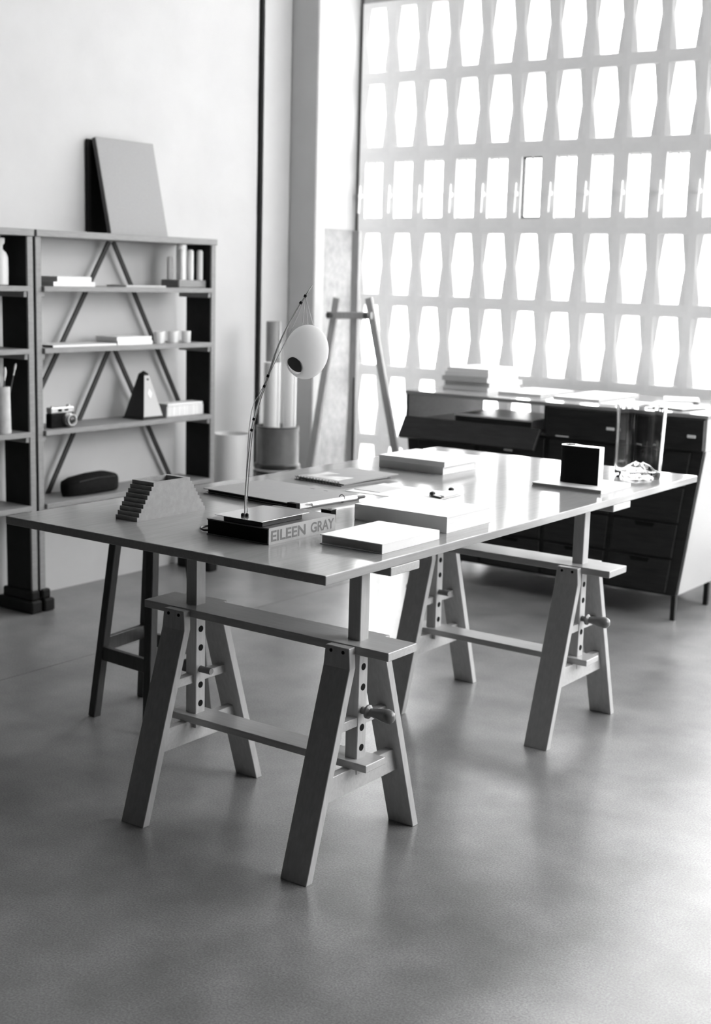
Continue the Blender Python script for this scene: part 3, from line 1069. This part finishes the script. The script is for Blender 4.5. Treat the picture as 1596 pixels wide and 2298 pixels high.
bx = thing('glass_box', 'pale striped long box beside the metronome', 'box', (-2.480, 2.195, SZ[3]))
box('body', -0.035, 0.035, -0.118, 0.118, 0, 0.046, 'box_print', bx, 0.003)
box('lid', -0.037, 0.037, -0.116, 0.112, 0.046, 0.058, 'roll_white', bx, 0.003)

# bottom shelf: pouch
bm = bmesh.new()
prof = [(-0.142, 0.018, 0.010), (-0.125, 0.052, 0.040), (-0.085, 0.068, 0.060), (0.00, 0.074, 0.075), (0.085, 0.068, 0.078), (0.125, 0.056, 0.060), (0.142, 0.022, 0.020)]
rings = []
for y, d, h in prof:
    ring = []
    for k in range(20):
        a = 2 * PI * k / 20
        c, s = math.cos(a), math.sin(a)
        ring.append(bm.verts.new((d * math.copysign(abs(c) ** 0.6, c) * 0.75, y, 0.042 + (h * 0.55) * math.copysign(abs(s) ** 0.7, s) if s > 0 else max(0.0, 0.042 - 0.042 * abs(s) ** 0.5))))
    rings.append(ring)
for a, b in zip(rings, rings[1:]):
    for k in range(20):
        j = (k + 1) % 20
        bm.faces.new((a[k], a[j], b[j], b[k]))
bm.faces.new(rings[0])
bm.faces.new(rings[-1])
pc = thing('pouch', 'soft black cloth pouch lying on the bottom shelf', 'pouch', (-2.490, 1.665, SZ[4]))
from_bm('bag', bm, 'black_cloth', pc, 50)
tube('zip', [(0.048, -0.100, 0.062), (0.052, 0.0, 0.070), (0.048, 0.100, 0.066)], 0.0022, 'black_paint', pc, 6)

# left-hand unit: bottle, pot with brushes
bt = lathe('bottle', [(0.030, 0), (0.036, 0.004), (0.037, 0.060), (0.036, 0.105), (0.030, 0.122), (0.017, 0.134), (0.017, 0.150), (0.024, 0.158), (0.025, 0.176), (0.020, 0.178)],
           'bottle_white', None, (0, 0, 0), 32, 50)
bt.location = (-2.500, 1.222, SZ[1])
tag(bt, 'white ceramic bottle with a narrow neck on the shelf', 'bottle')
pt = lathe('brush_pot', [(0.029, 0), (0.031, 0.004), (0.030, 0.060), (0.029, 0.170), (0.0295, 0.178), (0.025, 0.178), (0.025, 0.010)], 'pot_clay', None, (0, 0, 0), 32, 40)
pt.location = (-2.455, 1.192, SZ[3])
tag(pt, 'tall rough clay pot holding paint brushes', 'pot')
for lab, p0, p1, sz in (('slender paint brush leaning to the side of the clay pot', (0.0, 0.0, 0.02), (0.006, 0.060, 0.256), 1.0),
                        ('broad pale paint brush standing upright in the clay pot', (0.0, -0.006, 0.02), (0.004, 0.010, 0.235), 1.5),
                        ('dark handled paint brush at the back of the clay pot', (-0.006, -0.012, 0.02), (-0.006, -0.012, 0.215), 1.3)):
    br = thing('paint_brush', lab, 'brush', (-2.455, 1.192, SZ[3]), 0, 'brushes in the clay pot')
    p0, p1 = Vector(p0), Vector(p1)
    d = (p1 - p0).normalized()
    tube('handle', [p0, p0 + (p1 - p0) * 0.86], 0.0022 * sz, 'card_dark', br, 8)
    tube('ferrule', [p0 + (p1 - p0) * 0.84, p0 + (p1 - p0) * 0.92], 0.0030 * sz, 'aluminium', br, 10)
    q = p0 + (p1 - p0) * 0.97
    ellipsoid('bristles', q, (0.0048 * sz, 0.0048 * sz, 0.016 * sz), 'brush_hair', br, 14, 10, d.to_track_quat('Z', 'Y').to_matrix().to_4x4())

# ================================================================== corner: bin, vessel with rolls, easel
bn = lathe('waste_bin', [(0.083, 0), (0.084, 0.004), (0.084, 0.602), (0.082, 0.606), (0.077, 0.606), (0.076, 0.012)], 'roll_white', None, (0, 0, 0), 48, 40)
bn.location = (-2.505, 2.575, 0)
tag(bn, 'tall white cylindrical bin standing at the end of the shelf unit', 'bin')

PX, PY = -2.335, 2.705
sd = thing('plant_stand', 'dark round stand carrying the glazed vessel', 'stand', (PX, PY, 0))
lathe('top', [(0.100, 0.405), (0.105, 0.410), (0.105, 0.430), (0.100, 0.434)], 'vessel_dark', sd, (0, 0, 0), 40)
for k in range(4):
    a = PI / 4 + PI / 2 * k
    bar('leg', (0.082 * math.cos(a), 0.082 * math.sin(a), 0), (0.075 * math.cos(a), 0.075 * math.sin(a), 0.408), 0.022, 0.022, 'vessel_dark', sd, 0.001)
pl = lathe('saucer', [(0.090, 0), (0.112, 0.008), (0.114, 0.014), (0.108, 0.015), (0.090, 0.008)], 'plate_white', None, (0, 0, 0), 40)
pl.location = (PX, PY, 0.434)
tag(pl, 'pale shallow saucer under the glazed vessel', 'saucer')
vz = thing('vessel', 'grey glazed cylindrical vessel holding paper rolls', 'vessel', (PX, PY, 0.442))
lathe('foot_ring', [(0.092, 0), (0.108, 0.004), (0.108, 0.026), (0.102, 0.032)], 'vessel_dark', vz, (0, 0, 0), 48)
lathe('body', [(0.100, 0.032), (0.1005, 0.160), (0.098, 0.176), (0.101, 0.184), (0.101, 0.205), (0.094, 0.207), (0.093, 0.040)], 'vessel_glaze', vz, (0, 0, 0), 48)
lathe('rim_band', [(0.1015, 0.200), (0.1015, 0.2045)], 'vessel_dark', vz, (0, 0, 0), 48, 40, 'z', False)


def roll(label, loc, r, z0, z1, mat, tilt=(0, 0)):
    vs, fs = [], []
    n = 44
    for z in (z0, z1):
        for k in range(n):
            a = 2 * PI * 1.35 * k / (n - 1)
            rr = r - 0.005 * k / n
            vs.append((rr * math.cos(a), rr * math.sin(a), z))
            vs.append(((rr - 0.0015) * math.cos(a), (rr - 0.0015) * math.sin(a), z))
    m = 2 * n
    for k in range(n - 1):
        a, b, c, d = 2 * k, 2 * k + 2, 2 * k + 3, 2 * k + 1
        fs += [(a, b, m + b, m + a), (d, c, m + c, m + d), (a, b, c, d), (m + a, m + b, m + c, m + d)]
    fs += [(0, 1, m + 1, m), (2 * n - 2, 2 * n - 1, m + 2 * n - 1, m + 2 * n - 2)]
    o = mesh('paper_roll', vs, fs, mat, None, 45)
    o.location = loc
    o.rotation_euler = (tilt[0], tilt[1], 0)
    tag(o, label, 'paper roll', 'paper rolls in the vessel')


def off(r, f):
    return (PX + 0.81 * r + 0.584 * f, PY + 0.587 * r - 0.812 * f, 0.474)


roll('wide white paper roll at the front of the vessel', off(-0.028, 0.032), 0.040, 0, 0.470, 'roll_white')
roll('slim white paper roll beside the wide one in the vessel', off(0.052, -0.006), 0.033, 0, 0.490, 'roll_white')
roll('tall grey paper roll standing at the back of the vessel', off(-0.030, -0.046), 0.036, 0, 0.655, 'roll_grey')

ez = thing('easel', 'slim wooden A-frame easel standing by the window screen', 'easel', (-2.23, 3.15, 0))
ox, oy = -2.23, 3.15
for (xa, za), (xb, zb) in (((-2.337, 1.240), (-2.472, 0.400)), ((-2.147, 1.245), (-1.961, 0.539))):
    k = (za - 0) / (za - zb)
    xf = xa + (xb - xa) * k
    lg = bar('front_leg', (xf - ox, -0.02, 0), (xa - ox, 0.0, za), 0.038, 0.020, 'easel_wood', ez, 0.002, (1, 0, 0))
bar('crossbar', (-2.378 - ox, -0.022, 1.155), (-2.112 - ox, -0.022, 1.162), 0.020, 0.034, 'easel_wood', ez, 0.002, (0, 1, 0))
for x, z in ((-2.352, 1.155), (-2.130, 1.162)):
    lathe('bolt', [(0.014, -0.052), (0.014, -0.032)], 'card_dark', ez, (x - ox, 0, z), 14, None, 'y')
bar('mast', (-2.228 - ox, 0.004, 0.12), (-2.232 - ox, 0.004, 1.560), 0.042, 0.024, 'easel_wood', ez, 0.002, (1, 0, 0))
bar('mast_groove', (-2.215 - ox, -0.009, 0.12), (-2.217 - ox, -0.009, 0.86), 0.008, 0.004, 'card_dark', ez, 0, (1, 0, 0))
bar('rear_leg', (-2.43 - ox, 0.23, 0), (-2.23 - ox, 0.02, 1.24), 0.034, 0.020, 'easel_wood', ez, 0.002, (1, 0, 0))
bar('tray', (-2.42 - ox, -0.035, 0.30), (-2.02 - ox, -0.035, 0.30), 0.050, 0.018, 'easel_wood', ez, 0.002, (0, 1, 0))

# ================================================================== dark cabinet by the window
cbt = thing('cabinet', 'dark wooden drawer cabinet with tapering sides and open flap', 'cabinet', (-1.04, 3.22, 0))
CX, CY = -1.04, 3.22
YF, YB = 2.90 - CY, 3.585 - CY


def side_x(z, s):
    # outer side, tapering towards the floor
    return s * (0.705 - (0.700 - z) * 0.075 / 0.595) if z < 0.70 else s * 0.705


prof = [(side_x(0.105, -1), 0.105), (side_x(0.105, 1), 0.105), (side_x(0.70, 1), 0.70), (side_x(0.70, -1), 0.70)]
prism('carcass', prof, YF + 0.004, YB, 'y', 'cabinet_wood', cbt, 0.001)
prism('apron', [(side_x(0.105, -1) + 0.01, 0.098), (side_x(0.105, 1) - 0.01, 0.098), (side_x(0.12, 1) - 0.01, 0.12), (side_x(0.12, -1) + 0.01, 0.12)], YF + 0.02, YB - 0.02, 'y', 'black_paint', cbt)
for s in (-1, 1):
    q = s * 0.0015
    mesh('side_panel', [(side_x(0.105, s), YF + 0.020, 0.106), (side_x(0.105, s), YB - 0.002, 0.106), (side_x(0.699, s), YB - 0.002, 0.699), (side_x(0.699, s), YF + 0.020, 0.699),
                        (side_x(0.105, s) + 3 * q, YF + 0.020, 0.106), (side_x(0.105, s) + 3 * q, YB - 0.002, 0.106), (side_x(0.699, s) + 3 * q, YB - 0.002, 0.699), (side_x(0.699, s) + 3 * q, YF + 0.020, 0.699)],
         BOXF, 'cabinet_side_lit', cbt)  # pale skin over the dark carcass, side light painted into its colour
# upper tier: open flap compartment on the left, drawers on the right
box('upper_floor', -0.706, 0.706, YF + 0.002, YB, 0.700, 0.712, 'cabinet_inner', cbt, 0.001)
box('upper_back', 0.010, 0.706, YB - 0.015, YB, 0.712, 0.829, 'cabinet_inner', cbt, 0)
box('upper_end', -0.706, -0.694, YF + 0.002, YB - 0.015, 0.712, 0.829, 'cabinet_wood', cbt, 0.001)
box('upper_end', 0.694, 0.706, YF + 0.002, YB - 0.015, 0.712, 0.829, 'cabinet_wood', cbt, 0.001)
box('lit_end_face', 0.7062, 0.7085, YF + 0.015, YB, 0.700, 0.829, 'cabinet_side_lit', cbt, 0)  # same pale tone, light on the dark end put into the colour
box('divider', -0.006, 0.010, YF + 0.002, YB - 0.015, 0.712, 0.829, 'cabinet_wood', cbt, 0.001)
box('top', -0.712, 0.716, YF - 0.002, YB + 0.003, 0.829, 0.845, 'cabinet_top', cbt, 0.0015)
fa = math.radians(58)
fh = 0.105
p0 = (YF - 0.004, 0.724)
p1 = (YF - 0.004 - fh * math.cos(fa), 0.724 - fh * math.sin(fa))
nx, nz = -math.sin(fa) * 0.016, math.cos(fa) * 0.016
flap = prism('flap', [p0, p1, (p1[0] + nx, p1[1] + nz), (p0[0] + nx, p0[1] + nz)], -0.700, -0.010, 'x', 'cabinet_wood', cbt, 0.002)
for x0, x1 in ((0.012, 0.350), (0.354, 0.704)):
    d = box('drawer', x0, x1, YF - 0.010, YB - 0.05, 0.704, 0.826, 'cabinet_wood', cbt, 0.002)
    mx = (x0 + x1) / 2
    box('handle', mx + 0.11, mx + 0.145, YF - 0.014, YF - 0.010, 0.752, 0.764, 'white_metal', d, 0.001)
    box('trim_strip', mx - 0.12, mx - 0.06, YF - 0.0125, YF - 0.010, 0.706, 0.710, 'white_metal', d, 0)
# lower tier: tall left doors, drawers on the right
for c, (x0, x1) in enumerate(((-0.64, -0.335), (-0.31, 0.005), (0.030, 0.335), (0.362, 0.655))):
    for z0, z1 in ((0.555, 0.690), (0.405, 0.545), (0.258, 0.395), (0.112, 0.248)):
        sh = lambda x, z: x * side_x(z, 1) / 0.705
        d = prism('drawer', [(sh(x0, z0), z0), (sh(x1, z0), z0), (sh(x1, z1), z1), (sh(x0, z1), z1)], YF - 0.006, YF + 0.03, 'y', 'cabinet_wood', cbt, 0.002)
        mx = (sh(x0, z1) + sh(x1, z1)) / 2
        prism('finger_notch', [(mx - 0.045, z1 - 0.0015), (mx + 0.045, z1 - 0.0015), (mx + 0.036, z1 - 0.018), (mx - 0.036, z1 - 0.018)], YF - 0.0068, YF - 0.004, 'y', 'black_matte', d)
box('handle', -0.185, -0.145, YF - 0.012, YF - 0.006, 0.622, 0.632, 'white_metal', cbt, 0.001)
for x in (-0.620, 0.620):
    for y in (YF + 0.006, YF + 0.360):
        box('leg', x - 0.010, x + 0.010, y, y + 0.020, 0, 0.100, 'black_paint', cbt, 0.001)

# things in and on the cabinet
bb = thing('flat_box', 'flat dark box with pale lid lying in the open cabinet flap', 'box', (-1.300, 3.075, 0.712))
box('body', -0.190, 0.190, -0.165, 0.165, 0, 0.040, 'cabinet_wood', bb, 0.002)
box('lid', -0.192, 0.192, -0.167, 0.167, 0.040, 0.048, 'plate_white', bb, 0.001)
box('label_end', 0.190, 0.1915, -0.160, 0.160, 0.002, 0.040, 'grey_paper', bb, 0)
z = 0.845
for k, (dx0, dx1, y0, y1, h, lab) in enumerate(((-1.690, -1.450, 3.115, 3.420, 0.020, 'white book at the bottom of the cabinet-top stack'),
                                               (-1.685, -1.445, 3.120, 3.430, 0.020, 'second white book from the bottom of the cabinet-top stack'),
                                               (-1.690, -1.448, 3.105, 3.395, 0.024, 'thick white book in the middle of the cabinet-top stack'),
                                               (-1.680, -1.445, 3.110, 3.390, 0.022, 'white book second from the top of the cabinet-top stack'),
                                               (-1.672, -1.452, 3.120, 3.385, 0.016, 'white book on the top of the cabinet-top stack'))):
    book('book', lab, dx0, dx1, y0, y1, z, h, 'grey_paper' if k in (1, 2) else 'white_cover', 'page_edge', '-y', 0.002, 0.003, 'books stacked on the cabinet')
    z += h
book('magazine', 'thin white magazine on the cabinet next to the book stack', -1.375, -1.160, 3.080, 3.400, 0.845, 0.012, 'white_cover', 'grey_page_edge', '-y', 0.001, 0.001)
book('magazine', 'large white magazine lying in the middle of the cabinet top', -1.105, -0.885, 3.090, 3.500, 0.845, 0.010, 'white_cover', 'grey_page_edge', '-y', 0.001, 0.001)
tag(box('paper_sheet', -0.850, -0.700, 3.020, 3.250, 0.845, 0.846, 'white_paper', None, 0), 'white sheet lying flat between magazine and loose papers on the cabinet', 'paper')
for k, (x, y, rz) in enumerate(((-0.63, 3.24, 0.15), (-0.52, 3.12, -0.25), (-0.66, 3.44, 0.4))):
    o = mesh('paper_sheet', boxv(-0.075, 0.075, -0.105, 0.105, 0, 0.0012 + 0.002), BOXF, 'white_paper')
    o.location = (x, y, 0.845 + 0.0034 * k)
    o.rotation_euler = (0, 0, rz)
    tag(o, ('loose white paper at the bottom of the pile at the cabinet end', 'loose white paper at the front of the pile at the cabinet end', 'loose white paper on top of the pile at the cabinet end')[k], 'paper', 'loose papers on the cabinet')
